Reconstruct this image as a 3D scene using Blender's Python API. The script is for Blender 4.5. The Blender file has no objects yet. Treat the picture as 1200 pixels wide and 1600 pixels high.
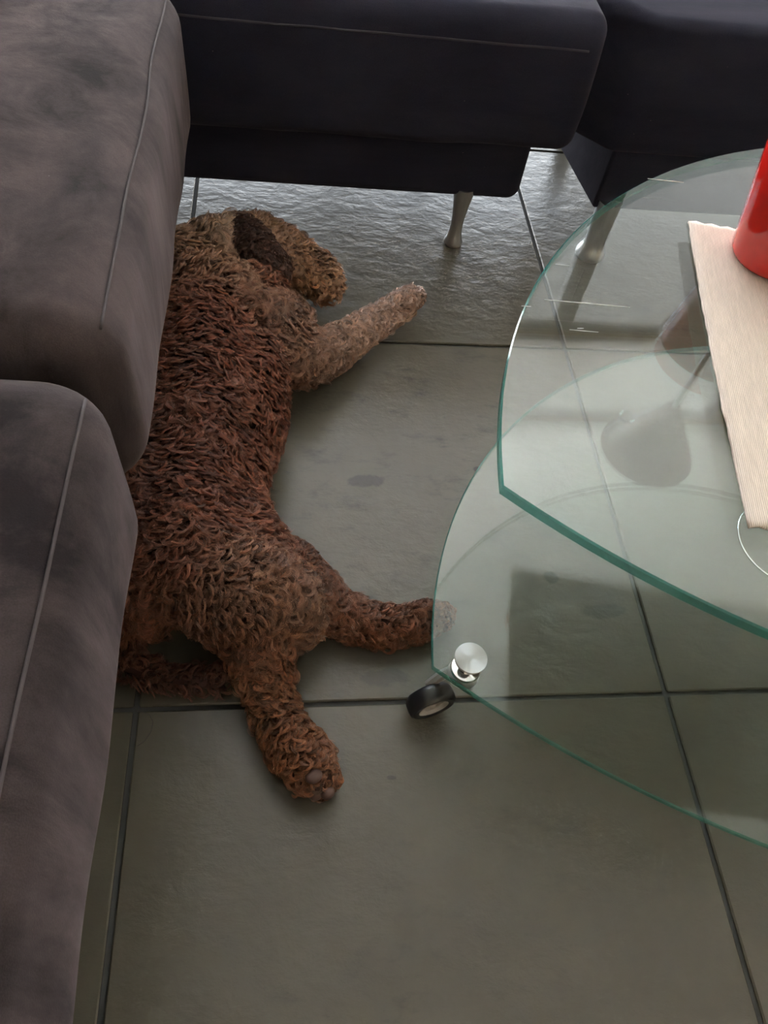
import bpy, bmesh, math, random
import numpy as np
from mathutils import Vector, Matrix, noise as mnoise

random.seed(7)
rng = np.random.default_rng(7)
C = bpy.context.scene.collection
S = bpy.context.scene

# ------------------------------------------------------------------ camera
CAM_H = 0.815
V1 = np.array([451.27 - 600, -946.4 - 800, 1170.0]); V1 /= np.linalg.norm(V1)
V2 = np.array([9107. - 600, 838. - 800, 1170.0]); V2 /= np.linalg.norm(V2)
_m = (V1 + V2) / np.linalg.norm(V1 + V2); _n = (V2 - V1) / np.linalg.norm(V2 - V1)
V1 = (_m - _n) / math.sqrt(2); V2 = (_m + _n) / math.sqrt(2)
RC = np.array([V2, V1, np.cross(V2, V1)])          # lens axes -> room axes


def at(px, py, z=0.0):
    """room point seen at photo position px,py on the level z"""
    r = RC @ np.array([px - 600.0, py - 800.0, 1170.0])
    t = (z - CAM_H) / r[2]
    return Vector((r[0] * t, r[1] * t, z))


cam_data = bpy.data.cameras.new('camera')
cam = bpy.data.objects.new('camera', cam_data); C.objects.link(cam)
cam_data.sensor_fit = 'VERTICAL'; cam_data.sensor_height = 36.0
cam_data.lens = 1170.0 / 1600.0 * 36.0
cam_data.clip_start = 0.02
mw = Matrix.Identity(4)
for i in range(3):
    mw[i][0] = RC[i, 0]; mw[i][1] = -RC[i, 1]; mw[i][2] = -RC[i, 2]
mw[2][3] = CAM_H
cam.matrix_world = mw
S.camera = cam

# ------------------------------------------------------------------ view, sky, sun
S.view_settings.view_transform = 'Standard'; S.view_settings.look = 'None'
S.view_settings.gamma = 1.0; S.view_settings.use_curve_mapping = False
S.view_settings.exposure = -0.1
SKY = 9.0
SUN = 118.0
W = bpy.data.worlds.new('sky'); S.world = W; W.use_nodes = True
wn = W.node_tree; bgn = wn.nodes['Background']
tc = wn.nodes.new('ShaderNodeTexCoord'); sep = wn.nodes.new('ShaderNodeSeparateXYZ')
ramp = wn.nodes.new('ShaderNodeValToRGB')
cr = ramp.color_ramp                                 # hazy overcast: bright toward the horizon
for k_, (p_, c_) in enumerate(((0.0, (3.3, 3.34, 3.4)), (0.50, (3.1, 3.16, 3.26)), (0.68, (0.62, 0.66, 0.72)), (1.0, (0.42, 0.48, 0.57)))):
    e_ = cr.elements[0] if k_ == 0 else (cr.elements[1] if k_ == 3 else cr.elements.new(p_))
    e_.color = (*c_, 1)
wn.links.new(tc.outputs['Generated'], sep.inputs[0]); wn.links.new(sep.outputs['Z'], ramp.inputs[0])
wn.links.new(ramp.outputs[0], bgn.inputs['Color']); bgn.inputs['Strength'].default_value = SKY
sd = bpy.data.lights.new('sun', 'SUN'); sd.energy = SUN; sd.angle = 0.02; sd.color = (1.0, 0.98, 0.95)
sun = bpy.data.objects.new('sun', sd); C.objects.link(sun)
sun.rotation_euler = Vector((-1, 0.03, -1.15)).to_track_quat('-Z', 'Y').to_euler()
WIN_Y = 2.75; WX0, WX1, WZ0, WZ1 = -0.9, 2.5, 0.02, 2.47
pd = bpy.data.lights.new('window_portal', 'AREA'); pd.shape = 'RECTANGLE'
pd.size = WX1 - WX0; pd.size_y = WZ1 - WZ0; pd.cycles.is_portal = True
portal = bpy.data.objects.new('window_portal', pd); C.objects.link(portal)
portal.location = ((WX0 + WX1) / 2, WIN_Y + 0.12, (WZ0 + WZ1) / 2)
portal.rotation_euler = (-math.pi / 2, 0, 0)
S.cycles.use_denoising = True
S.cycles.max_bounces = 12; S.cycles.transparent_max_bounces = 24
S.cycles.sample_clamp_indirect = 40.0

# ------------------------------------------------------------------ helpers


def tag(o, label=None, cat=None, group=None, kind=None):
    if label: o['label'] = label
    if cat: o['category'] = cat
    if group: o['group'] = group
    if kind: o['kind'] = kind
    return o


def obj(name, bm, mat, parent=None, smooth=True, angle=None):
    me = bpy.data.meshes.new(name)
    bm.normal_update(); bm.to_mesh(me); bm.free()
    return obj_me(name, me, mat, parent, smooth, angle)


def obj_me(name, me, mat, parent=None, smooth=True, angle=None):
    mats = mat if isinstance(mat, (list, tuple)) else [mat]
    if not me.materials:
        for m in mats: me.materials.append(m)
    if smooth:
        me.polygons.foreach_set('use_smooth', [True] * len(me.polygons))
        if angle: me.set_sharp_from_angle(angle=math.radians(angle))
    o = bpy.data.objects.new(name, me); C.objects.link(o)
    if parent: o.parent = parent
    return o


def empty(name, loc=(0, 0, 0)):
    o = bpy.data.objects.new(name, None); C.objects.link(o); o.location = loc
    o.empty_display_size = 0.05
    return o


def child(o, root):
    """parent an object modelled in room coordinates to a root that only has a location"""
    o.parent = root; o.matrix_parent_inverse = Matrix.Translation(-Vector(root.location))
    return o


def prism(poly, z0, z1, bev=0.01, seg=3, sub=0.0, edges='all'):
    bm = bmesh.new()
    b = [bm.verts.new((p[0], p[1], z0)) for p in poly]
    t = [bm.verts.new((p[0], p[1], z1)) for p in poly]
    n = len(poly)
    bm.faces.new(list(reversed(b))); bm.faces.new(t)
    for i in range(n):
        bm.faces.new((b[i], b[(i + 1) % n], t[(i + 1) % n], t[i]))
    if bev:
        es = bm.edges[:]
        if edges == 'caps': es = [e for e in bm.edges if abs(e.verts[0].co.z - e.verts[1].co.z) < 1e-6]
        bmesh.ops.bevel(bm, geom=es, offset=bev, segments=seg, profile=0.5, affect='EDGES')
    return bm


def box(x0, x1, y0, y1, z0, z1, bev=0.0, seg=2):
    return prism([(x0, y0), (x1, y0), (x1, y1), (x0, y1)], z0, z1, bev, seg)


def lathe(profile, loc=(0, 0, 0), n=40, cap=True):
    """profile: list of (r, z)"""
    bm = bmesh.new(); rings = []
    for r, z in profile:
        if r < 1e-6:
            rings.append([bm.verts.new((loc[0], loc[1], loc[2] + z))])
        else:
            rings.append([bm.verts.new((loc[0] + r * math.cos(2 * math.pi * k / n), loc[1] + r * math.sin(2 * math.pi * k / n), loc[2] + z)) for k in range(n)])
    for a, b in zip(rings, rings[1:]):
        for k in range(n):
            k2 = (k + 1) % n
            if len(a) == 1 and len(b) == 1: continue
            if len(a) == 1: bm.faces.new((a[0], b[k2], b[k]))
            elif len(b) == 1: bm.faces.new((a[k], a[k2], b[0]))
            else: bm.faces.new((a[k], a[k2], b[k2], b[k]))
    if cap:
        if len(rings[0]) > 1: bm.faces.new(list(reversed(rings[0])))
        if len(rings[-1]) > 1: bm.faces.new(rings[-1])
    bmesh.ops.recalc_face_normals(bm, faces=bm.faces)
    return bm


def tube(pts, r, n=8, closed=False, bm=None):
    bm = bm or bmesh.new(); pts = [Vector(p) for p in pts]; N = len(pts); rings = []
    for i, p in enumerate(pts):
        a = pts[(i - 1) % N] if (closed or i > 0) else p
        b = pts[(i + 1) % N] if (closed or i < N - 1) else p
        t = (b - a).normalized()
        u = t.cross(Vector((0, 0, 1)))
        if u.length < 1e-3: u = t.cross(Vector((1, 0, 0)))
        u.normalize(); v = t.cross(u)
        rr = r[i] if isinstance(r, (list, tuple)) else r
        rings.append([bm.verts.new(p + (u * math.cos(2 * math.pi * k / n) + v * math.sin(2 * math.pi * k / n)) * rr) for k in range(n)])
    m = N if closed else N - 1
    for i in range(m):
        a, b = rings[i], rings[(i + 1) % N]
        for k in range(n): bm.faces.new((a[k], a[(k + 1) % n], b[(k + 1) % n], b[k]))
    if not closed:
        bm.faces.new(list(reversed(rings[0]))); bm.faces.new(rings[-1])
    bmesh.ops.recalc_face_normals(bm, faces=bm.faces)
    return bm


def cushion(x0, x1, y0, y1, z0, z1, r, step=0.02, warp=None, rz=None):
    """rounded upholstered block on a fine grid; r = corner radius, warp(p) moves points"""
    c = np.array([(x0 + x1) / 2, (y0 + y1) / 2, (z0 + z1) / 2]); h = np.array([x1 - x0, y1 - y0, z1 - z0]) / 2
    r = min(r, h.min() * 0.98)
    ax = []
    for k in range(3):
        inner = h[k] - r; ni = max(1, int(2 * inner / step))
        mid = np.linspace(-inner, inner, ni + 1)
        th = np.tan(np.linspace(0, math.pi / 4, 5))[1:] * r
        ax.append(np.concatenate([-(inner + th[::-1]), mid, inner + th]))
    bm = bmesh.new(); V = {}

    def vert(i, j, k):
        key = (i, j, k)
        if key in V: return V[key]
        p = np.array([ax[0][i], ax[1][j], ax[2][k]])
        inn = np.clip(p, -(h - r), h - r); d = p - inn; L = np.linalg.norm(d)
        q = inn + d / L * r if L > 1e-9 else p
        q = Vector(q + c)
        if warp: q = warp(q)
        V[key] = bm.verts.new(q); return V[key]
    n = [len(a) for a in ax]
    for A in range(3):
        B, D = (A + 1) % 3, (A + 2) % 3
        for side in (0, n[A] - 1):
            for b in range(n[B] - 1):
                for d in range(n[D] - 1):
                    vs = []
                    for bb, dd in ((b, d), (b + 1, d), (b + 1, d + 1), (b, d + 1)):
                        ijk = [0, 0, 0]; ijk[A] = side; ijk[B] = bb; ijk[D] = dd
                        vs.append(vert(*ijk))
                    if side == 0: vs.reverse()
                    bm.faces.new(vs)
    return bm


# ------------------------------------------------------------------ materials
class NT:
    def __init__(self, name):
        self.m = bpy.data.materials.new(name); self.m.use_nodes = True
        self.t = self.m.node_tree; self.b = self.t.nodes['Principled BSDF']; self.out = self.t.nodes['Material Output']

    def n(self, kind, **kw):
        nd = self.t.nodes.new('ShaderNode' + kind)
        for k, v in kw.items():
            if k in nd.inputs: nd.inputs[k].default_value = v
            else: setattr(nd, k, v)
        return nd

    def l(self, a, b): self.t.links.new(a, b)

    def noise(self, scale, detail=4, rough=0.55, vec=None, **kw):
        nd = self.n('TexNoise'); nd.inputs['Scale'].default_value = scale
        nd.inputs['Detail'].default_value = detail; nd.inputs['Roughness'].default_value = rough
        for k, v in kw.items(): nd.inputs[k].default_value = v
        if vec: self.l(vec, nd.inputs['Vector'])
        return nd

    def ramp(self, src, stops):
        nd = self.n('ValToRGB'); cr = nd.color_ramp
        while len(cr.elements) < len(stops): cr.elements.new(0.5)
        for e, (p, c) in zip(cr.elements, stops):
            e.position = p; e.color = (*c, 1) if len(c) == 3 else c
        self.l(src, nd.inputs[0]); return nd

    def pos(self): return self.n('NewGeometry').outputs['Position']

    def mapping(self, vec, scale=(1, 1, 1), rot=(0, 0, 0), loc=(0, 0, 0)):
        nd = self.n('Mapping'); nd.inputs['Scale'].default_value = scale
        nd.inputs['Rotation'].default_value = rot; nd.inputs['Location'].default_value = loc
        self.l(vec, nd.inputs['Vector']); return nd.outputs[0]

    def bump(self, h, strength=0.3, dist=0.002):
        nd = self.n('Bump'); nd.inputs['Strength'].default_value = strength; nd.inputs['Distance'].default_value = dist
        self.l(h, nd.inputs['Height']); self.l(nd.outputs[0], self.b.inputs['Normal']); return nd

    def mix(self, a, b, fac, mode='MIX'):
        nd = self.n('Mix', data_type='RGBA', blend_type=mode)
        for s, v in ((6, a), (7, b), (0, fac)):
            if hasattr(v, 'links'): self.l(v, nd.inputs[s])
            else: nd.inputs[s].default_value = v if s == 0 else (*v, 1)
        return nd.outputs[2]

    def math(self, op, a, b=None):
        nd = self.n('Math', operation=op)
        for s, v in ((0, a), (1, b)):
            if v is None: continue
            if hasattr(v, 'links'): self.l(v, nd.inputs[s])
            else: nd.inputs[s].default_value = v
        return nd.outputs[0]

    def set(self, **kw):
        for k, v in kw.items():
            k = k.replace('_', ' ')
            self.b.inputs[k].default_value = (*v, 1) if isinstance(v, tuple) and len(v) == 3 else v
        return self


def simple(name, col, rough=0.5, metal=0.0, **kw):
    n = NT(name); n.set(Base_Color=col, Roughness=rough, Metallic=metal, **kw); return n.m


def mat_tile():
    n = NT('slate_tile'); p = n.pos()
    a = n.noise(3.0, 5, 0.6, p); b = n.noise(22, 5, 0.65, p)
    base = n.ramp(a.outputs[0], [(0.25, (0.080, 0.072, 0.055)), (0.5, (0.091, 0.082, 0.062)), (0.8, (0.102, 0.091, 0.069))])
    mott = n.ramp(b.outputs[0], [(0.2, (0.93, 0.93, 0.93)), (0.8, (1.05, 1.05, 1.05))])
    col = n.mix(base.outputs[0], mott.outputs[0], 1.0, 'MULTIPLY')
    # worn dark smudges scattered over the slate
    sm = n.noise(14.0, 6, 0.72, n.mapping(p, (1, 2.2, 1), (0, 0, 0.5), (3.1, 0.4, 0)))
    smr = n.ramp(sm.outputs[0], [(0.53, (0, 0, 0)), (0.72, (1, 1, 1))])
    sm2 = n.noise(1.6, 2, 0.5, n.mapping(p, (1, 1, 1), (0, 0, 0), (5.2, 1.4, 0)))
    sm2r = n.ramp(sm2.outputs[0], [(0.45, (0, 0, 0)), (0.62, (1, 1, 1))])
    f = n.math('MULTIPLY', smr.outputs[0], sm2r.outputs[0])
    f = n.math('MULTIPLY', f, 0.6)
    col = n.mix(col, (0.030, 0.029, 0.025), f)
    # the few dried spots with a shape of their own
    wob = n.noise(40, 4, 0.6, p)
    for (q, rx, ry, k, rot) in SPOTS:
        vm = n.mapping(p, (1, 1, 1), (0, 0, 0), (-q.x, -q.y, 0))
        vm = n.mapping(vm, (1 / rx, 1 / ry, 0), (0, 0, 0))
        ln = n.n('VectorMath', operation='LENGTH'); n.l(vm, ln.inputs[0])
        d = n.math('ADD', ln.outputs['Value'], n.math('MULTIPLY', n.math('SUBTRACT', wob.outputs[0], 0.5), 1.6))
        r = n.ramp(d, [(0.70, (1, 1, 1)), (0.95, (0, 0, 0))])
        col = n.mix(col, (0.030, 0.029, 0.026), n.math('MULTIPLY', r.outputs[0], k))
    n.l(col, n.b.inputs['Base Color'])
    n.b.inputs['Roughness'].default_value = 0.25
    n.b.inputs['Specular IOR Level'].default_value = 0.4
    # cleft slate relief
    h1 = n.noise(22, 7, 0.62, n.mapping(p, (1, 1.35, 1), (0, 0, 0.3)), Distortion=0.25)
    h2 = n.noise(60, 3, 0.5, n.mapping(p, (1, 1.7, 1), (0, 0, 0.2)))
    hh = n.math('ADD', h1.outputs[0], n.math('MULTIPLY', h2.outputs[0], 0.22))
    n.bump(hh, 0.40, 0.0045)
    return n.m


def mat_suede(name, c0, c1, streak_axis, sheen=0.35, flip=0.0):
    n = NT(name); p = n.pos()
    sc = {'x': (2.2, 9, 9), 'y': (9, 2.2, 9), 'z': (12, 12, 3.0), 'n': (6, 6, 6)}[streak_axis]
    a = n.noise(1.0, 6, 0.68, n.mapping(p, sc), Distortion=0.35)
    b = n.noise(3.0, 3, 0.5, p)
    g = n.noise(900, 2, 0.5, p)
    f = n.math('ADD', n.math('MULTIPLY', a.outputs[0], 0.75), n.math('MULTIPLY', b.outputs[0], 0.25))
    r = n.ramp(f, [(0.38, c0), (0.66, c1)])
    gg = n.ramp(g.outputs[0], [(0.3, (0.85,) * 3), (0.75, (1.18,) * 3)])
    col = n.mix(r.outputs[0], gg.outputs[0], 1.0, 'MULTIPLY')
    # pale lint
    v = n.n('TexVoronoi', feature='F1'); v.inputs['Scale'].default_value = 70; n.l(p, v.inputs['Vector'])
    lint = n.ramp(v.outputs['Distance'], [(0.035, (1, 1, 1)), (0.06, (0, 0, 0))])
    wn_ = n.n('TexWhiteNoise'); n.l(v.outputs['Position'], wn_.inputs['Vector'])
    sel = n.math('GREATER_THAN', wn_.outputs['Value'], 0.9)
    col = n.mix(col, (0.22, 0.2, 0.2), n.math('MULTIPLY', n.math('MULTIPLY', lint.outputs[0], sel), 0.5))
    n.l(col, n.b.inputs['Base Color'])
    n.set(Roughness=0.92)
    n.b.inputs['Specular IOR Level'].default_value = 0.15
    sw = n.ramp(f, [(0.38, (sheen * 0.35,) * 3), (0.62, (sheen,) * 3)])
    n.l(sw.outputs[0], n.b.inputs['Sheen Weight'])
    n.b.inputs['Sheen Roughness'].default_value = 0.45
    n.b.inputs['Sheen Tint'].default_value = (0.66, 0.53, 0.54, 1)
    hh = n.math('ADD', n.math('MULTIPLY', a.outputs[0], 0.9), n.math('MULTIPLY', g.outputs[0], 0.12))
    n.bump(hh, 0.35, 0.004)
    return n.m


def mat_glass(name, tint):
    n = NT(name); g = n.n('NewGeometry')
    d = n.n('VectorMath', operation='DOT_PRODUCT'); n.l(g.outputs['Normal'], d.inputs[0]); n.l(g.outputs['Incoming'], d.inputs[1])
    c = n.math('ABSOLUTE', d.outputs['Value'])
    f = n.math('ADD', n.math('MULTIPLY', n.math('POWER', n.math('SUBTRACT', 1.0, c), 5.0), 0.957), 0.043)
    tr = n.n('BsdfTransparent'); tr.inputs[0].default_value = (*tint, 1)
    gl = n.n('BsdfGlossy'); gl.inputs['Roughness'].default_value = 0.0
    mx = n.n('MixShader'); n.l(f, mx.inputs[0]); n.l(tr.outputs[0], mx.inputs[1]); n.l(gl.outputs[0], mx.inputs[2])
    n.l(mx.outputs[0], n.out.inputs['Surface'])
    return n.m


def mat_brushed(name, col, rough, aniso=0.0, radial=False):
    n = NT(name); n.set(Base_Color=col, Metallic=1.0, Roughness=rough)
    if aniso:
        n.b.inputs['Anisotropic'].default_value = aniso
        tg = n.n('Tangent'); tg.direction_type = 'RADIAL'; tg.axis = 'Z'
        n.l(tg.outputs[0], n.b.inputs['Tangent']); n.b.inputs['Anisotropic Rotation'].default_value = 0.25
    return n.m


SPOTS = [(at(570, 752), 0.030, 0.012, 0.55, 0), (at(745, 733), 0.008, 0.006, 0.6, 0), (at(945, 955), 0.035, 0.012, 0.5, 0),
         (at(862, 903), 0.012, 0.010, 0.6, 0), (at(600, 1060), 0.035, 0.012, 0.35, 0), (at(868, 333), 0.02, 0.014, 0.3, 0),
         (at(612, 1215), 0.006, 0.003, 0.5, 0)]
M = {}
M['tile'] = mat_tile()
M['grout'] = simple('grout', (0.045, 0.045, 0.042), 0.9)
M['wall'] = simple('wall_paint', (0.46, 0.37, 0.27), 0.85)
M['ceiling'] = simple('ceiling_paint', (0.88, 0.88, 0.87), 0.9)
M['white'] = simple('white_lacquer', (0.75, 0.75, 0.74), 0.4)
M['frame'] = simple('grey_frame', (0.22, 0.22, 0.22), 0.5)
M['terrace'] = simple('terrace_stone', (0.62, 0.62, 0.61), 0.9)
M['suede_side_lit'] = mat_suede('suede_left_lit', (0.014, 0.0100, 0.0108), (0.066, 0.049, 0.048), 'z', 0.24)  # left seats: the sofa's suede, coloured as lit from the window
M['suede_far_shaded'] = mat_suede('suede_far_shaded', (0.015, 0.015, 0.026), (0.028, 0.028, 0.044), 'x', 0.07)  # same suede again, darker and bluer: shade of the far fronts in the colour
M['thread'] = simple('seam_thread', (0.055, 0.043, 0.044), 0.9)
M['thread_dark'] = simple('seam_thread_dark', (0.03, 0.03, 0.04), 0.9)
M['leg'] = mat_brushed('brushed_steel', (0.55, 0.55, 0.56), 0.32)
M['chrome'] = mat_brushed('chrome', (0.85, 0.86, 0.86), 0.08)
M['cap'] = mat_brushed('spun_aluminium', (0.50, 0.52, 0.51), 0.5, 0.97)
M['rubber'] = simple('black_rubber', (0.012, 0.012, 0.013), 0.35)
M['hub'] = simple('grey_plastic', (0.30, 0.28, 0.26), 0.3)
M['glass'] = mat_glass('clear_glass', (0.955, 0.985, 0.975))
M['pane'] = mat_glass('window_glass', (0.97, 0.98, 0.98))

# ------------------------------------------------------------------ setting: floor, walls, ceiling, window
PX, PY = 0.6105, 0.5810
OX = (at(279, 525).x + at(213, 1108).x) / 2; OY = (at(213, 1108).y + at(1047, 1083).y) / 2
RX0, RX1, RY0, RY1 = OX - 3 * PX + 0.02, OX + 5 * PX - 0.02, OY - 4 * PY - 0.1, WIN_Y
bm = box(RX0 - 0.2, RX1 + 0.2, RY0 - 0.2, RY1 + 0.12, -0.10, -0.004)
floor = obj('floor', bm, M['grout'], smooth=False); tag(floor, kind='structure')
J = 0.0028
bm = box(J, PX - J, J, PY - J, -0.010, 0.0, 0.0015, 1)
tile_me = bpy.data.meshes.new('tile'); bm.to_mesh(tile_me); bm.free(); tile_me.materials.append(M['tile'])
ny = int(math.ceil((RY1 - OY) / PY))
for i in range(-4, 6):
    for j in range(-5, ny + 1):
        x0, y0 = OX + i * PX, OY + j * PY
        if x0 > RX1 or x0 + PX < RX0 or y0 > RY1 or y0 + PY < RY0: continue
        t = bpy.data.objects.new('tile', tile_me); C.objects.link(t)
        t.location = (x0, y0, 0); t.parent = floor
CE = 2.5


def struct(name, bm, mat): return tag(obj(name, bm, mat, smooth=False), kind='structure')


struct('ceiling', box(RX0 - 0.2, RX1 + 0.2, RY0 - 0.2, RY1 + 0.02, CE, CE + 0.15), M['ceiling'])
struct('wall_left', box(RX0 - 0.15, RX0, RY0 - 0.15, RY1 + 0.2, 0.0, CE), M['wall'])
struct('wall_right', box(RX1, RX1 + 0.15, RY0 - 0.15, RY1 + 0.2, 0.0, CE), M['wall'])
struct('wall_front', box(RX0, RX1, RY0 - 0.15, RY0, 0.0, CE), M['wall'])
bm = box(RX0, WX0, RY1, RY1 + 0.1, 0, CE)
for a in ((WX1, RX1, RY1, RY1 + 0.1, 0, CE), (WX0, WX1, RY1, RY1 + 0.1, WZ1, CE)):
    b2 = box(*a); tmp = bpy.data.meshes.new('t'); b2.to_mesh(tmp); b2.free(); bm.from_mesh(tmp)
struct('wall_back', bm, M['wall'])
win = empty('window_1', ((WX0 + WX1) / 2, RY1 + 0.1, 0)); tag(win, kind='structure')
FW = 0.05; nx = 3
for k in range(nx):
    a = WX0 + (WX1 - WX0) * k / nx; b = WX0 + (WX1 - WX0) * (k + 1) / nx
    bm = bmesh.new()
    for q in ((a, a + FW, WZ0, WZ1), (b - FW, b, WZ0, WZ1), (a + FW, b - FW, WZ0, WZ0 + FW), (a + FW, b - FW, WZ1 - FW, WZ1)):
        b2 = box(q[0], q[1], RY1 + 0.005, RY1 + 0.06, q[2], q[3], 0.004, 1); tmp = bpy.data.meshes.new('t'); b2.to_mesh(tmp); b2.free(); bm.from_mesh(tmp)
    fr = child(obj('window_frame', bm, M['frame'], smooth=False), win)
    pn = obj('pane', box(a + FW, b - FW, RY1 + 0.026, RY1 + 0.034, WZ0 + FW, WZ1 - FW), M['pane'], smooth=False)
    pn.parent = fr
struct('terrace_ground', box(-14, 16, RY1 + 0.125, 20, -0.2, -0.02), M['terrace'])

# unseen wall added beyond the terrace to dim the sky mirrored in the glass
hw = obj('sky_block_wall', box(2.35, 12.0, 5.5, 5.8, -0.02, 9.0), simple('grey_render', (0.10, 0.099, 0.095), 0.9), smooth=False)
tag(hw, 'plain grey wall added beyond the window to dim the glass table reflection', 'wall')

# ------------------------------------------------------------------ sofa sections
def wob(p, amp, sc, off=0.0):
    return (mnoise.noise(Vector((p.x * sc + off, p.y * sc, p.z * sc))) * amp)


LEGP = [(0.0155, 0.0), (0.0165, 0.002), (0.0165, 0.006), (0.0135, 0.014), (0.0112, 0.026), (0.0104, 0.038), (0.0110, 0.052), (0.0135, 0.074), (0.0165, 0.096), (0.018, 0.11)]
LEGB = [(0.0255, 0.0), (0.027, 0.003), (0.027, 0.008), (0.023, 0.016), (0.0195, 0.022), (0.0178, 0.03), (0.0178, 0.05), (0.0195, 0.075), (0.021, 0.11)]


def leg(root, x, y, prof, name='leg'):
    o = obj(name, lathe(prof, (x, y, 0.0), 36), M['leg'], angle=40)
    child(o, root); return o


def seam(root, pts, r, mat, name='seam'):
    return child(obj(name, tube(pts, r, 6), mat), root)


# left run: far block
XF = -0.124


def warp_left(p, y0, y1):
    q = p.copy()
    # front face bulges a little, top crowns toward the middle of the block
    t = max(0, min(1, (p.z - 0.19) / 0.2))
    if p.x > -0.35: q.x += 0.006 * math.sin(t * math.pi) + wob(p, 0.004, 9)
    if p.z > 0.35: q.z += 0.012 * max(0, math.sin(max(0, min(1, (p.x + 0.95) / 0.85)) * math.pi)) + wob(p, 0.006, 6, 3)
    return q


def left_section(name, y0, y1, label, legs):
    r = empty(name, (-0.55, (y0 + y1) / 2, 0)); tag(r, label, 'sofa', 'sections of the dark corner sofa')
    child(obj('base', cushion(-0.98, -0.178, y0 + 0.015, y1 - 0.015, 0.095, 0.215, 0.025, 0.05), M['suede_side_lit']), r)
    child(obj('seat', cushion(-0.80, XF - 0.006, y0, y1, 0.20, 0.402, 0.045, 0.018, lambda p: warp_left(p, y0, y1)), M['suede_side_lit']), r)
    child(obj('backrest', cushion(-1.02, -0.78, y0, y1, 0.20, 0.78, 0.06, 0.04), M['suede_side_lit']), r)
    pts = []
    N = 60
    for k in range(N + 1):
        y = y0 + 0.03 + (y1 - y0 - 0.06) * k / N
        p = Vector((XF - 0.0188, y, 0.3888)); 
        q = warp_left(p, y0, y1)
        pts.append((q.x + 0.001, q.y, q.z + 0.0012))
    seam(r, pts, 0.0013, M['thread'])
    for x, y in legs: leg(r, x, y, LEGP)
    return r


left_section('sofa_section', 0.428, 1.074, 'dark mauve suede sofa seat beside the dog\'s back, reaching into the corner', [(-0.187, 1.050), (-0.94, 1.02), (-0.94, 0.5)])
left_section('sofa_section', -0.55, 0.412, 'dark mauve suede sofa seat below the gap, beside the dog\'s tail and bare floor', [(-0.25, -0.48), (-0.94, 0.34), (-0.94, -0.48)])

# far run
YF = 1.092


def warp_far(p):
    q = p.copy(); t = max(0, min(1, (p.z - 0.19) / 0.2))
    if p.y < 1.3: q.y += -0.010 * math.sin(t * math.pi) + wob(p, 0.006, 5) + wob(p, 0.003, 14, 2)
    if p.y > 1.175 and p.z < 0.228: q.z = max(q.z, min(0.228, 0.196 + (p.y - 1.175) * 3))
    if p.z < 0.24 and p.y < 1.17: q.z += wob(p, 0.003, 7, 5)
    return q


r1 = empty('sofa_section', (0.0, 1.5, 0)); tag(r1, 'navy black suede sofa seat across the far side, on the leg near the dog\'s paw', 'sofa', 'sections of the dark corner sofa')
child(obj('apron', cushion(-0.62, 0.394, 1.118, 1.166, 0.094, 0.235, 0.022, 0.03), M['suede_far_shaded']), r1)
child(obj('seat', cushion(-0.62, 0.4465, YF, 1.60, 0.196, 0.392, 0.026, 0.018, warp_far), M['suede_far_shaded']), r1)
seam(r1, [tuple(warp_far(Vector((x, YF, 0.352))) - Vector((0, 0.0006, 0))) for x in np.linspace(-0.5, 0.42, 50)], 0.0014, M['thread_dark'])
leg(r1, at(708, 384).x, at(708, 384).y + 0.008, LEGP)
for x, y in ((-0.55, 1.52), (0.30, 1.52)): leg(r1, x, y, LEGP)

r2 = empty('sofa_section', (1.0, 1.5, 0)); tag(r2, 'dark suede sofa seat, tinted navy black for shade, behind the glass table with a slanting side', 'sofa', 'sections of the dark corner sofa')
poly_b = [(0.525, 1.118), (1.55, 1.128), (1.55, 1.146), (0.541, 1.136), (0.515, 1.336), (0.500, 1.335)]
poly_s = [(0.512, 1.104), (1.56, 1.108), (1.56, 1.60), (0.449, 1.60), (0.449, 1.17)]
child(obj('apron', prism(poly_b, 0.094, 0.235, 0.006, 3), M['suede_far_shaded'], angle=50), r2)
bmS = prism(poly_s, 0.196, 0.392, 0.02, 5)
bmS.normal_update(); fb_ = max((f for f in bmS.faces if f.normal.z < -0.9), key=lambda f: f.calc_area())
bmesh.ops.inset_region(bmS, faces=[fb_], thickness=0.05, use_even_offset=True)
for v in fb_.verts: v.co.z += 0.08
for v in bmS.verts:
    if v.co.y > 1.25 and v.co.z < 0.25: v.co.z = 0.262 + (v.co.z - 0.196) * 0.5
child(obj('seat', bmS, M['suede_far_shaded'], angle=60), r2)
leg(r2, at(921, 400).x, at(921, 400).y + 0.004, LEGB)
for x, y in ((1.45, 1.2), (0.60, 1.52), (1.45, 1.52)): leg(r2, x, y, LEGB)

# ------------------------------------------------------------------ glass table
ZT, ZL = 0.42, 0.098                      # upper faces of the two sheets
TT, TL = 0.010, 0.008


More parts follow.
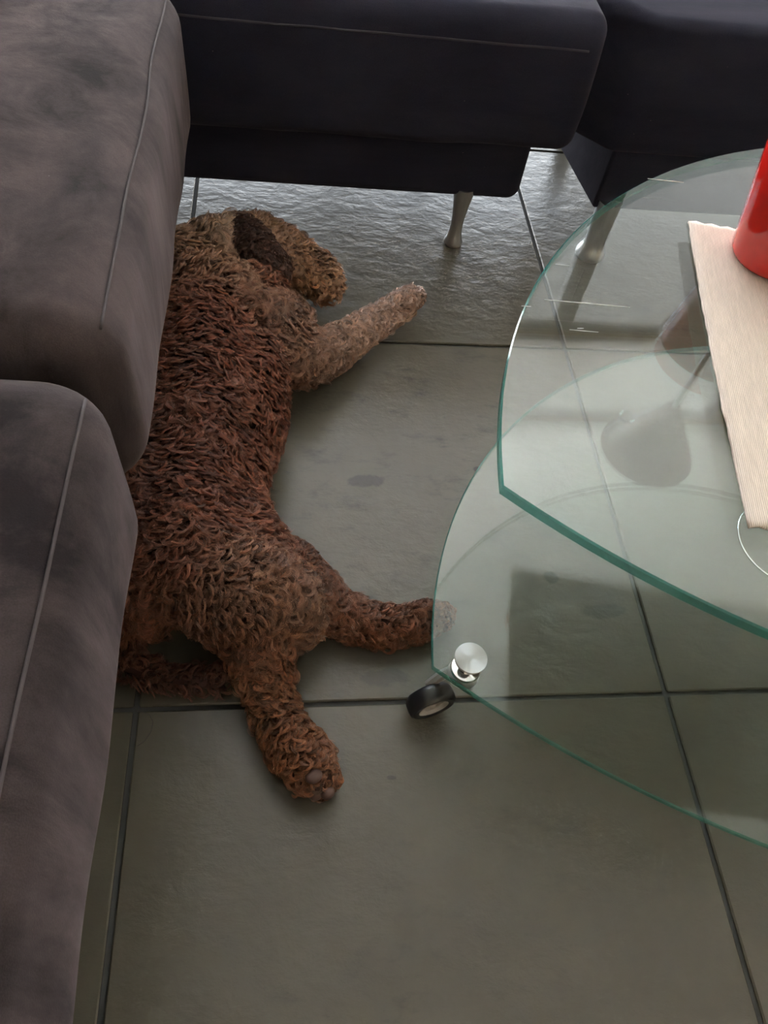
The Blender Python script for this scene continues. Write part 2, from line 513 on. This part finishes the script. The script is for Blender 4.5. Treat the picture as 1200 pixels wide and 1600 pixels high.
def lens_outline(c1, R1, c2, R2, n1=120, n2=70):
    """D-shaped sheet: inside both circles; arcs met at two corners"""
    c1, c2 = np.array(c1), np.array(c2); d = c2 - c1; D = np.linalg.norm(d); u = d / D; v = np.array([-u[1], u[0]])
    a = (D * D + R1 * R1 - R2 * R2) / (2 * D); h = math.sqrt(R1 * R1 - a * a)
    p, q = c1 + u * a + v * h, c1 + u * a - v * h
    def arc(c, R, s, e, mid, n):
        t0 = math.atan2(*(s - c)[::-1]); t1 = math.atan2(*(e - c)[::-1])
        tm = math.atan2(*(mid - c)[::-1])
        while t1 < t0: t1 += 2 * math.pi
        while tm < t0: tm += 2 * math.pi
        if tm > t1: t1 -= 2 * math.pi
        return [c + R * np.array([math.cos(t), math.sin(t)]) for t in np.linspace(t0, t1, n)]
    m1 = c1 + u * R1; m2 = c2 - u * R2
    A = arc(c1, R1, p, q, m1, n1); B = arc(c2, R2, q, p, m2, n2)
    out = A[:-1] + B[:-1]
    # soften the corners a touch
    return [tuple(x) for x in out]


def area2(P): return sum(P[i][0] * P[(i + 1) % len(P)][1] - P[(i + 1) % len(P)][0] * P[i][1] for i in range(len(P)))


def sheet(name, outline, ztop, th, edge_mat, root, ch=0.0013):
    if area2(outline) < 0: outline = outline[::-1]
    n = len(outline); P = np.array(outline)
    nxt, prv = np.roll(P, -1, 0), np.roll(P, 1, 0); t = nxt - prv; t /= np.linalg.norm(t, axis=1)[:, None]
    nin = np.stack([-t[:, 1], t[:, 0]], 1)
    bm = bmesh.new()
    rings = []
    for off, z in ((ch, ztop), (0, ztop - ch), (0, ztop - th + ch), (ch, ztop - th)):
        Q = P + nin * off; rings.append([bm.verts.new((q[0], q[1], z)) for q in Q])
    ft = bm.faces.new(rings[0]); fb = bm.faces.new(list(reversed(rings[3])))
    for a, b in zip(rings, rings[1:]):
        for k in range(n):
            f = bm.faces.new((b[k], b[(k + 1) % n], a[(k + 1) % n], a[k])); f.material_index = 1
    o = obj(name, bm, [M['glass'], edge_mat], smooth=True, angle=25)
    child(o, root); return o


def mat_edge(name, c, tint, k):
    n = NT(name); n.set(Base_Color=c, Roughness=0.1)
    n.b.inputs['Specular IOR Level'].default_value = 0.6
    tr = n.n('BsdfTransparent'); tr.inputs[0].default_value = (*tint, 1)
    mx = n.n('MixShader'); mx.inputs[0].default_value = k
    n.l(tr.outputs[0], mx.inputs[1]); n.l(n.b.outputs[0], mx.inputs[2]); n.l(mx.outputs[0], n.out.inputs['Surface'])
    return n.m


M['edge_top'] = mat_edge('green_glass_edge', (0.008, 0.15, 0.125), (0.35, 0.70, 0.64), 0.6)
M['edge_low'] = mat_edge('pale_green_glass_edge', (0.05, 0.25, 0.20), (0.45, 0.78, 0.70), 0.55)
table = empty('coffee_table', (0.68, 0.30, 0)); tag(table, 'two-tier clear glass coffee table on castors beside the lying dog', 'table')
up_out = lens_outline((0.662, 0.250), 0.516, (0.635, 0.807), 0.7115)
lo_out = lens_outline((0.679, 0.264), 0.5245, (1.001, 1.321), 1.3314)
sheet('table_top', up_out, ZT, TT, M['edge_top'], table)
sheet('shelf', lo_out, ZL, TL, M['edge_low'], table)
# chrome posts beyond the frame join the two sheets
for x, y in ((0.80, 0.42), (0.92, 0.25), (0.80, 0.14)):
    child(obj('post', lathe([(0.025, ZL), (0.025, ZL + 0.006), (0.016, ZL + 0.008), (0.016, ZT - TT - 0.008), (0.028, ZT - TT - 0.006), (0.028, ZT - TT)], (x, y, 0), 32), M['chrome'], angle=40), table)
# castors
def castor(x, y, ang):
    z = ZL
    st = child(obj('castor', lathe([(0.0155, z), (0.0160, z + 0.002), (0.0150, z + 0.005), (0.0085, z + 0.007), (0.0075, z + 0.014), (0.0085, z + 0.022), (0.013, z + 0.026)], (x, y, 0), 40), M['chrome'], angle=40), table)
    cp = obj('cap', lathe([(0.0125, 0.0), (0.0162, 0.002), (0.0168, 0.004), (0.0165, 0.0062), (0.0, 0.0068)], (0, 0, 0), 48), M['cap'], angle=20)
    cp.location = (x, y, z + 0.024); cp.parent = st
    dx, dy = math.cos(ang), math.sin(ang)
    wx, wy = x + dx * 0.026, y + dy * 0.026
    rot = Matrix.Translation((wx, wy, 0.0275)) @ Matrix.Rotation(ang, 4, 'Z') @ Matrix.Rotation(math.pi / 2, 4, 'X')
    def part(name, prof, mat):
        bm = lathe(prof, (0, 0, 0), 40, cap=False); bmesh.ops.transform(bm, matrix=rot, verts=bm.verts)
        o = obj(name, bm, mat, angle=40); o.parent = st; return o
    part('tyre', [(0.0175, -0.0095), (0.0235, -0.0105), (0.0265, -0.008), (0.0273, -0.004), (0.0273, 0.004), (0.0265, 0.008), (0.0235, 0.0105), (0.0175, 0.0095), (0.0175, -0.0095)], M['rubber'])
    part('hub', [(0.0, -0.0085), (0.004, -0.0085), (0.005, -0.007), (0.013, -0.006), (0.0177, -0.0094), (0.0177, 0.0094), (0.013, 0.006), (0.005, 0.007), (0.004, 0.0085), (0.0, 0.0085)], M['hub'])
    # swivel plate and fork under the sheet
    bm = lathe([(0.017, ZL - TL - 0.004), (0.017, ZL - TL), ], (x, y, 0), 32)
    nrm = Vector((-dy, dx, 0)) * -0.0135
    q = [Vector((x, y, ZL - TL - 0.004)), Vector((x, y, ZL - TL - 0.012)) + nrm * 0.6, Vector((x + dx * 0.012, y + dy * 0.012, 0.062)) + nrm, Vector((wx, wy, 0.045)) + nrm, Vector((wx, wy, 0.027)) + nrm]
    tube(q, [0.009, 0.008, 0.006, 0.005, 0.0045], 8, bm=bm)
    o = obj('fork', bm, M['hub'], angle=40); o.parent = st
    return st


castor(0.189, 0.289, math.radians(196))
castor(1.16, 0.22, math.radians(160)); castor(0.70, 0.735, math.radians(70))
# clear pad and steel ring fixed under the top
M['pad'] = mat_glass('clear_pad', (0.93, 0.95, 0.95))
pc = at(980, 650, ZT - TT)
ring_pts = lambda c, r, z, n=40: [(c.x + r * math.cos(2 * math.pi * k / n), c.y + r * math.sin(2 * math.pi * k / n), z) for k in range(n)]
child(obj('pad', tube(ring_pts(pc, 0.0055, ZT - TT - 0.001), 0.0009, 6, True), M['pad']), table)
rc = Vector((0.347, 0.250, 0))
child(obj('ring', tube(ring_pts(rc, 0.034, ZT - TT - 0.0012, 64), 0.0009, 6, True), M['chrome']), table)
# fine scratches on the top sheet
M['scratch'] = simple('scratch', (0.8, 0.82, 0.82), 0.6)
bm = bmesh.new()
for a, b, w in (((850, 468), (985, 480), .0007), ((890, 515), (935, 519), .0005), ((902, 513), (912, 513), .0006), ((1012, 279), (1068, 285), .0006), ((868, 413), (890, 415), .0004), ((815, 478), (830, 479), .0005)):
    tube([at(*a, ZT + 0.0002), (at(*a, ZT + 0.0002) + at(*b, ZT + 0.0002)) / 2, at(*b, ZT + 0.0002)], [w * 0.5, w * 0.75, w * 0.4], 4, bm=bm)
sc_ = child(obj('scratch', bm, M['scratch']), table); sc_['kind'] = 'stuff'

# ------------------------------------------------------------------ placemat and mug
def mat_weave():
    n = NT('woven_beige'); tcn = n.n('TexCoord'); o = tcn.outputs['Object']
    w = n.n('TexWave', wave_type='BANDS', bands_direction='X'); w.inputs['Scale'].default_value = 210; w.inputs['Distortion'].default_value = 0.6; w.inputs['Detail'].default_value = 2
    n.l(o, w.inputs['Vector'])
    w2 = n.noise(1.0, 3, 0.6, n.mapping(o, (500, 60, 60)))
    c = n.ramp(w.outputs[0], [(0.1, (0.56, 0.475, 0.41)), (0.6, (0.72, 0.635, 0.56))])
    g = n.ramp(w2.outputs[0], [(0.3, (0.88,) * 3), (0.7, (1.05,) * 3)])
    n.l(n.mix(c.outputs[0], g.outputs[0], 1.0, 'MULTIPLY'), n.b.inputs['Base Color']); n.set(Roughness=0.95)
    n.b.inputs['Specular IOR Level'].default_value = 0.1
    n.bump(w.outputs[0], 0.4, 0.0012); return n.m


M['weave'] = mat_weave()
a, b = at(1075, 345, ZT + 0.002), at(1170, 822, ZT + 0.002)
ey = (a - b).normalized(); ex = Vector((ey.y, -ey.x, 0)); L = (a - b).length
bm = bmesh.new(); nu, nv = 60, 70; gridv = []
for lay, zz in ((0, 0.0026), (1, 0.0006)):
    g = []
    for i in range(nu + 1):
        row = []
        for j in range(nv + 1):
            x = 0.46 * i / nu; y = L * j / nv
            zig = 0.0012 * (1 if i % 2 else -1) if j in (0, nv) else 0
            bow = 0.003 * math.sin(math.pi * j / nv) * (1 - i / nu)
            row.append(bm.verts.new((x - bow * 0.8 + 0.0012 * mnoise.noise(Vector((j * .3, 0, 1))) * (i == 0), y + zig, zz + 0.0006 * abs(mnoise.noise(Vector((x * 20, y * 20, 0)))))))
        g.append(row)
    gridv.append(g)
for i in range(nu):
    for j in range(nv):
        t_, u_ = gridv[0], gridv[1]
        bm.faces.new((t_[i][j], t_[i + 1][j], t_[i + 1][j + 1], t_[i][j + 1]))
        bm.faces.new((u_[i][j + 1], u_[i + 1][j + 1], u_[i + 1][j], u_[i][j]))
for i in range(nu):
    for j in (0, nv):
        q = (gridv[0][i][j], gridv[1][i][j], gridv[1][i + 1][j], gridv[0][i + 1][j]); bm.faces.new(q if j == 0 else q[::-1])
for j in range(nv):
    for i in (0, nu):
        q = (gridv[0][i][j + 1], gridv[1][i][j + 1], gridv[1][i][j], gridv[0][i][j]); bm.faces.new(q if i == 0 else q[::-1])
bmesh.ops.recalc_face_normals(bm, faces=bm.faces)
pm = obj('placemat', bm, M['weave'])
pm.matrix_world = Matrix(((ex.x, ey.x, 0, b.x), (ex.y, ey.y, 0, b.y), (0, 0, 1, ZT), (0, 0, 0, 1)))
tag(pm, 'beige ribbed cloth placemat lying on the glass table under the red mug', 'placemat')

M['red'] = simple('red_glaze', (0.62, 0.018, 0.012), 0.12, Coat_Weight=0.5)
M['cream'] = simple('white_glaze', (0.85, 0.84, 0.82), 0.15)
P3 = [at(1147, 397, ZT + 0.012), at(1168, 433, ZT + 0.0035), at(1200, 447, ZT + 0.0035)]
MC = Vector((0.442, 0.548, 0))
mug = empty('mug', (MC.x, MC.y, ZT + 0.0032)); tag(mug, 'glossy red mug standing on the beige placemat', 'mug')
MH = 0.102
outer = [(0.0, 0.0), (0.034, 0.0), (0.0365, 0.002), (0.0385, 0.006), (0.0405, 0.02), (0.0480, 0.06), (0.0550, MH - 0.002)]
o = obj('body', lathe(outer + [(0.0546, MH)], (0, 0, 0), 64, cap=False), M['red'], mug)
o = obj('inside', lathe([(0.0546, MH), (0.0530, MH + 0.0008), (0.0515, MH - 0.002), (0.045, 0.06), (0.036, 0.012), (0.030, 0.006), (0.0, 0.006)], (0, 0, 0), 64, cap=False), M['cream'], mug)
hpts = [Vector((0.0513 - 0.004 + 0.030 * math.sin(t) + 0.004 * (t / math.pi) * -2, 0, 0.054 + 0.031 * math.cos(t))) for t in np.linspace(0.0, math.pi, 25)]
bm = tube(hpts, 0.0055, 12)
obj('handle', bm, M['red'], mug)

hp = [at(a_, b_, 0.0006) for a_, b_ in ((214, 1166), (226, 1158), (236, 1143), (239, 1128), (234, 1117), (222, 1112), (214, 1112))]
hair = obj('stray_hair', tube(hp, 0.0004, 5), simple('stray_hair', (0.03, 0.02, 0.015), 0.6))
tag(hair, 'thin dark hair curled on the floor beside the tile joint below the dog\'s tail', 'hair')

# ------------------------------------------------------------------ torch lamp beyond the sofa (mirrored in the table top)
M['shade'] = simple('smoky_maroon_glass', (0.05, 0.018, 0.02), 0.12)
lamp = empty('floor_lamp', (1.66, 2.06, 0)); tag(lamp, 'tall torch lamp with dark maroon funnel shade, mirrored in the glass table top', 'lamp')
obj('base', lathe([(0.14, 0), (0.14, 0.012), (0.13, 0.02), (0.02, 0.03), (0.0, 0.03)], n=40), M['leg'], lamp, angle=40)
obj('pole', lathe([(0.012, 0.02), (0.012, 1.62)], n=20), M['leg'], lamp, angle=40)
obj('lamp_shade', lathe([(0.0, 1.60), (0.03, 1.60), (0.06, 1.65), (0.12, 1.75), (0.185, 1.85), (0.215, 1.90), (0.212, 1.902), (0.18, 1.855), (0.115, 1.758), (0.055, 1.66), (0.0, 1.64)], n=56), M['shade'], lamp)
# ------------------------------------------------------------------ the dog
# chains of (photo x, photo y, level, radius) -> room space; each chain also steers fur length, curl and colour
CH = {
    'withers': [(300, 432, .078, .060), (275, 480, .080, .066), (330, 480, .090, .066)],
    'spine': [(275, 480, .080, .066), (258, 560, .082, .070), (250, 650, .082, .072), (240, 740, .080, .070), (232, 830, .080, .069), (232, 885, .076, .062), (228, 918, .066, .046)],
    'belly': [(395, 470, .070, .048), (385, 540, .072, .058), (374, 600, .072, .060), (368, 650, .070, .061), (346, 710, .068, .058), (330, 770, .066, .056), (338, 830, .068, .060), (368, 880, .070, .061), (388, 920, .072, .058), (384, 950, .068, .050)],
    'mid': [(326, 515, .093, .066), (318, 560, .096, .066), (310, 650, .096, .064), (295, 740, .092, .062), (290, 830, .092, .063), (300, 880, .092, .059), (314, 900, .080, .049)],
    'neck': [(335, 412, .080, .056), (372, 402, .074, .050)],
    'skull': [(400, 392, .068, .046), (430, 402, .062, .044), (458, 412, .056, .038)],
    'muzzle': [(470, 418, .052, .034), (492, 430, .046, .034), (506, 442, .040, .028)],
    'shoulder': [(400, 510, .095, .046), (438, 508, .070, .038), (440, 540, .075, .042)],
    'elbow': [(455, 555, .065, .037), (480, 563, .056, .033), (510, 553, .048, .0275)],
    'fore': [(515, 550, .047, .0270), (545, 530, .040, .0225), (580, 508, .034, .0190), (612, 487, .028, .0165), (638, 470, .024, .0165), (650, 464, .022, .0150)],
    'fore_low': [(420, 560, .040, .035), (470, 575, .024, .022), (520, 552, .022, .019), (560, 530, .020, .017)],
    'thigh': [(350, 915, .092, .054), (395, 930, .090, .050), (438, 938, .075, .042), (450, 960, .060, .034)],
    'hind': [(402, 985, .060, .038), (412, 1040, .045, .026), (420, 1085, .038, .0205), (438, 1130, .036, .0200), (456, 1162, .036, .0215), (474, 1188, .036, .0240), (488, 1206, .034, .0240), (498, 1220, .028, .0190)],
    'hind_low': [(440, 905, .050, .045), (480, 930, .038, .034), (515, 952, .030, .0255), (550, 968, .027, .0205), (590, 978, .026, .0190), (630, 977, .025, .0180), (662, 970, .024, .0185), (684, 964, .022, .0165)],
    'tail': [(205, 945, .040, .024), (190, 1000, .026, .016), (206, 1040, .020, .013), (250, 1060, .018, .0120), (305, 1065, .017, .0115), (358, 1056, .016, .0095)],
}
TOES = [(474, 1216, .028, .0105), (488, 1228, .028, .0115), (506, 1230, .030, .0115), (518, 1218, .036, .0105), (652, 454, .020, .0085), (657, 463, .018, .009), (651, 475, .018, .0085),
        (696, 951, .018, .009), (700, 964, .018, .0095), (695, 977, .018, .009)]
PADS = [((490, 1212, .056), (.009, .0075, .0055)), ((480, 1228, .034), (.0065, .006, .0065)), ((494, 1241, .034), (.0075, .006, .0075)), ((512, 1239, .038), (.0075, .006, .0075))]
# style: length, curl radius, turns, root colour, tip colour, lie (0 upright .. 1 flat), density weight
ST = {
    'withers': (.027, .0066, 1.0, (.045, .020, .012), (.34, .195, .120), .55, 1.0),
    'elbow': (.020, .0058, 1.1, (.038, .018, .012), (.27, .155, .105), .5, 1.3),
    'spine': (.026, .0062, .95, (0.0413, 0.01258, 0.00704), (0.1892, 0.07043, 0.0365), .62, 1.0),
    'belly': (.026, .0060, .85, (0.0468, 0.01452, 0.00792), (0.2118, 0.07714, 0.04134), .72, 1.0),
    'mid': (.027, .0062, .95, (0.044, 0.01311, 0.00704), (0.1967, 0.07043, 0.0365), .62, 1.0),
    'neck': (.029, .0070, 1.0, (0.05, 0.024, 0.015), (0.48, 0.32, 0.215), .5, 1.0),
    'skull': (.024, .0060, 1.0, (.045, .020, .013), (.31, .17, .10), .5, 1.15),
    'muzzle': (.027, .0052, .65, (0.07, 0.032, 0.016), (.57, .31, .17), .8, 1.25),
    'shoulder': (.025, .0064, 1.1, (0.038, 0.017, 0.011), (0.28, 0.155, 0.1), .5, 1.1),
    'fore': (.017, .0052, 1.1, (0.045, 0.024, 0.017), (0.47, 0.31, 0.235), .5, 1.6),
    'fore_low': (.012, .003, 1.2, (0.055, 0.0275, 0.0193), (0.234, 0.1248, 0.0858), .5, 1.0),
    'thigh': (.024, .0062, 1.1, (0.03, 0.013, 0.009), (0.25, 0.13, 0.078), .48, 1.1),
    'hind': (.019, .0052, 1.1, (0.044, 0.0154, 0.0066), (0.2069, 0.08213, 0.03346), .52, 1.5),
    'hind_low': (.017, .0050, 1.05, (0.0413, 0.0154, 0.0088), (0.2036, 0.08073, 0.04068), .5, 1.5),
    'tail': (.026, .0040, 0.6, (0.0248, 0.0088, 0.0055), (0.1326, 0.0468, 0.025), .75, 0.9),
}
sph = bmesh.new(); bmesh.ops.create_icosphere(sph, subdivisions=2, radius=1.0)
SPV = np.array([v.co for v in sph.verts]); SPF = np.array([[v.index for v in f.verts] for f in sph.faces]); sph.free()


def dense(chain):
    P = [(np.array(at(a, b, z)), r) for a, b, z, r in chain]; out = []
    for (p, r), (q, s) in zip(P, P[1:]):
        n = max(2, int(np.linalg.norm(q - p) / (0.3 * min(r, s))) + 1)
        for t in np.linspace(0, 1, n, endpoint=False): out.append((p + (q - p) * t, r + (s - r) * t, q - p))
    out.append((P[-1][0], P[-1][1], P[-1][0] - P[-2][0])); return out


def blob(name, balls, voxel, iters, mat):
    V = np.concatenate([SPV * b[1] + b[0] for b in balls]); F = np.concatenate([SPF + k * len(SPV) for k in range(len(balls))])
    me = bpy.data.meshes.new(name); me.from_pydata(V.tolist(), [], F.tolist()); me.update()
    o = bpy.data.objects.new(name, me); C.objects.link(o)
    m = o.modifiers.new('r', 'REMESH'); m.mode = 'VOXEL'; m.voxel_size = voxel; m.use_smooth_shade = True
    s = o.modifiers.new('s', 'SMOOTH'); s.factor = 0.5; s.iterations = iters
    dg = bpy.context.evaluated_depsgraph_get(); dg.update()
    me2 = bpy.data.meshes.new_from_object(o.evaluated_get(dg)); me2.name = name
    o.modifiers.clear(); o.data = me2; bpy.data.meshes.remove(me)
    for v in me2.vertices:
        v.co.z = max(v.co.z, 0.0015)
        if v.co.z > 0.085: v.co.x = max(v.co.x, -0.172)
    me2.materials.clear(); me2.materials.append(mat)
    me2.polygons.foreach_set('use_smooth', [True] * len(me2.polygons))
    return o


M['hide'] = simple('dog_skin', (0.045, 0.018, 0.012), 0.9)
M['pad_skin'] = simple('paw_pad', (0.085, 0.045, 0.036), 0.6)
M['nose'] = simple('nose_leather', (0.02, 0.013, 0.012), 0.35)


def mat_fur():
    n = NT('curly_fur'); a = n.n('Attribute'); a.attribute_name = 'tint'
    n.l(a.outputs['Color'], n.b.inputs['Base Color']); n.set(Roughness=0.42)
    n.b.inputs['Specular IOR Level'].default_value = 0.45
    return n.m


M['fur'] = mat_fur()
nodes = []; names = list(CH)
balls = []
for k, nm in enumerate(names):
    for p, r, t in dense(CH[nm]):
        balls.append((p, r)); nodes.append((p, r, t / (np.linalg.norm(t) + 1e-9), k))
for a_, b_, z, r in TOES: balls.append((np.array(at(a_, b_, z)), r))
dog = blob('dog', balls, 0.0055, 7, M['hide'])
tag(dog, 'brown curly-haired dog lying on its side on the tiles along the sofa', 'dog')
NP = np.array([q[0] for q in nodes]); NR = np.array([q[1] for q in nodes]); NTG = np.array([q[2] for q in nodes]); NK = np.array([q[3] for q in nodes])


def vnoise(P, sc, off):
    return np.array([mnoise.noise(Vector((p[0] * sc + off, p[1] * sc, p[2] * sc))) for p in P])


def fur(name, src, parent, nlocks, nstr, npt=11, style=None, keep=None):
    me = src.data; me.calc_loop_triangles()
    V = np.empty(len(me.vertices) * 3); me.vertices.foreach_get('co', V); V = V.reshape(-1, 3)
    VN = np.empty(len(me.vertices) * 3); me.vertices.foreach_get('normal', VN); VN = VN.reshape(-1, 3)
    T = np.empty(len(me.loop_triangles) * 3, dtype=np.int32); me.loop_triangles.foreach_get('vertices', T); T = T.reshape(-1, 3)
    A, B, D = V[T[:, 0]], V[T[:, 1]], V[T[:, 2]]
    ar = np.linalg.norm(np.cross(B - A, D - A), axis=1) / 2
    ctr = (A + B + D) / 3; nz = VN[T].mean(1)[:, 2]
    ar = ar * np.where(nz < -0.45, 0.05, 1.0)
    if style is None:
        dist = np.empty((len(ctr),), dtype=int)
        for s in range(0, len(ctr), 4000):
            d = np.linalg.norm(ctr[s:s + 4000, None] - NP[None], axis=2) - NR[None]; dist[s:s + 4000] = d.argmin(1)
        wts = np.array([ST[names[k]][6] for k in NK[dist]]); ar = ar * wts
    idx = rng.choice(len(T), nlocks, p=ar / ar.sum())
    u = rng.random((nlocks, 2)); fl = u.sum(1) > 1; u[fl] = 1 - u[fl]
    w = np.c_[1 - u.sum(1), u]
    P = (V[T[idx]] * w[:, :, None]).sum(1); N = (VN[T[idx]] * w[:, :, None]).sum(1); N /= np.linalg.norm(N, axis=1)[:, None]
    if style is None:
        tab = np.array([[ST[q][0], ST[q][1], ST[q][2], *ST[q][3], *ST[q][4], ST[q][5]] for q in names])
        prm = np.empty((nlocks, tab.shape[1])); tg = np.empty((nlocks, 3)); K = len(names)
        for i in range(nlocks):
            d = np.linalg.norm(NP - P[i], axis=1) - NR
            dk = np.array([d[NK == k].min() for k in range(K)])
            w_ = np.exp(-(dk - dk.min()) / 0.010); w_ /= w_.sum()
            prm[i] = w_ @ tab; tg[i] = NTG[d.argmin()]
        tc_ = np.array([at(q[0], q[1], q[2]) for q in TOES])
        toe = np.linalg.norm(P[:, None] - tc_[None], axis=2).min(1)
        prm[:, 0] *= np.clip(0.42 + (toe - .012) / .035, .42, 1); prm[:, 1] *= np.clip(0.5 + (toe - .012) / .035, .5, 1)
        ok = np.ones(nlocks, bool)
        for q, sc in PADS: ok &= np.linalg.norm((P - np.array(at(*q))) / np.array(sc), axis=1) > 1.5
        prm[~ok, 0] = 0.0015
    else:
        tg = np.repeat(np.array([style[7]]), nlocks, 0)
        prm = np.repeat(np.array([[style[0], style[1], style[2], *style[3], *style[4], style[5]]]), nlocks, 0)
    Ln, Rc, Tu, c0, c1, lie = prm[:, 0], prm[:, 1], prm[:, 2], prm[:, 3:6], prm[:, 6:9], prm[:, 9]
    n1 = vnoise(P, 9, 0.0); n2 = vnoise(P, 30, 4.0); n3 = vnoise(P, 22, 9.0)
    # hair lies along the body, swirled by noise, and sags
    tg = tg + np.c_[n3, n2, np.zeros(nlocks)] * 1.6 + rng.normal(0, .6, (nlocks, 3)) + np.array([0, 0, -0.25])
    tg -= N * (tg * N).sum(1)[:, None]; tg /= np.linalg.norm(tg, axis=1)[:, None]
    Bn = np.cross(N, tg)
    Ln = Ln * (1 + 0.3 * n1 + rng.normal(0, .16, nlocks)); Rc = Rc * (1 + 0.35 * n2 + rng.normal(0, .2, nlocks))
    Tu = Tu * (1.18 + rng.normal(0, .25, nlocks)); ph = rng.random(nlocks) * 6.283; sg = np.where(rng.random(nlocks) < .5, -1, 1)
    tone = np.clip(1 + 0.28 * n1 + 0.22 * n2 + rng.normal(0, .22, nlocks), .4, 1.9)
    warm = rng.normal(0, .06, nlocks)
    # strands
    R = lambda a: np.repeat(a, nstr, 0)
    P, N, tg, Bn, Ln, Rc, Tu, ph, sg, c0, c1, lie, tone, warm = map(R, (P, N, tg, Bn, Ln, Rc, Tu, ph, sg, c0, c1, lie, tone, warm))
    m = len(P); s = np.linspace(0, 1, npt)[None, :]
    rd = np.sqrt(rng.random(m)) * 0.0023; ra = rng.random(m) * 6.283
    ox, oy = rd * np.cos(ra), rd * np.sin(ra)
    Ln = Ln * (1 + rng.normal(0, .10, m)); Tu = Tu + rng.normal(0, .06, m); ph = ph + rng.normal(0, .18, m); Rc = Rc * (1 + rng.normal(0, .10, m))
    hgt = Ln[:, None] * ((1.05 - .75 * lie)[:, None] * (s - .42 * s * s) + 0.02)
    fwd = Ln[:, None] * lie[:, None] * 0.50 * s ** 1.15
    ang = ph[:, None] + sg[:, None] * Tu[:, None] * 6.283 * s
    env = Rc[:, None] * np.minimum(1, 2.4 * s)
    hb = env * np.cos(ang) - env * np.cos(ph)[:, None] * (s < 0)
    hn = env * np.sin(ang)
    cl = (1 - 0.55 * s)
    Q = (P[:, None] - N[:, None] * .001 + N[:, None] * (hgt + hn * .55)[:, :, None] + tg[:, None] * (fwd + hn * .75 + oy[:, None] * cl)[:, :, None]
         + Bn[:, None] * (hb + ox[:, None] * cl)[:, :, None])
    Q[:, :, 2] = np.maximum(Q[:, :, 2], 0.0012)
    # keep hair out of the sofa front
    Q[:, :, 0] = np.where((Q[:, :, 0] < -0.172) & (Q[:, :, 2] > 0.085), -0.172 - (rng.random(Q.shape[:2]) * .004), Q[:, :, 0])
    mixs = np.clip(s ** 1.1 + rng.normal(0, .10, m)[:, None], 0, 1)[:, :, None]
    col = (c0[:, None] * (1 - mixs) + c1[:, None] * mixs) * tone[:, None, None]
    col = col * (1 + np.stack([warm, 0 * warm, -warm], 1))[:, None]
    col = np.clip(col, .005, .9)
    rad = (0.00040 * (1 - .72 * s ** 2)) * np.ones((m, 1))
    hc = bpy.data.hair_curves.new(name); hc.add_curves([npt] * m)
    hc.attributes['position'].data.foreach_set('vector', Q.astype(np.float32).ravel())
    ra_ = hc.attributes.get('radius') or hc.attributes.new('radius', 'FLOAT', 'POINT')
    ra_.data.foreach_set('value', rad.astype(np.float32).ravel())
    ca = hc.attributes.new('tint', 'FLOAT_COLOR', 'POINT')
    ca.data.foreach_set('color', np.concatenate([col, np.ones((m, npt, 1))], 2).astype(np.float32).ravel())
    hc.materials.append(M['fur'])
    o = bpy.data.objects.new(name, hc); C.objects.link(o); o.parent = parent; o['kind'] = 'stuff'
    return o


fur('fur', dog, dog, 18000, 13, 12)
# ear flap lying over the side of the head
EAR = [(372, 358, .107, .015), (384, 372, .117, .023), (398, 390, .117, .026), (418, 408, .105, .021), (432, 422, .090, .014)]
eb = []
for p, r, t in dense(EAR): eb.append((p, r))
ear = blob('ear', eb, 0.004, 5, M['hide']); ear.parent = dog
tag(ear, 'dark brown drooping ear')
et = np.array(at(436, 420, .090)) - np.array(at(380, 358, .106)); et /= np.linalg.norm(et)
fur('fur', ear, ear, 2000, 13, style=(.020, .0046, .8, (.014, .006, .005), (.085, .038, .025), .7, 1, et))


def ball(name, p, sc, mat, rot=0.0):
    bm = bmesh.new(); bmesh.ops.create_uvsphere(bm, u_segments=20, v_segments=12, radius=1.0)
    bmesh.ops.transform(bm, matrix=Matrix.Translation(p) @ Matrix.Rotation(rot, 4, 'Z') @ Matrix.Diagonal((*sc, 1)), verts=bm.verts)
    o = obj(name, bm, mat); o.parent = dog; return o


tag(ball('nose', at(524, 452, .034), (.011, .015, .011), M['nose'], -0.4), 'black nose leather')
for q, sc in PADS:
    tag(ball('paw_pad', at(*q), sc, M['pad_skin'], 0.5), 'bare greyish brown paw pad')
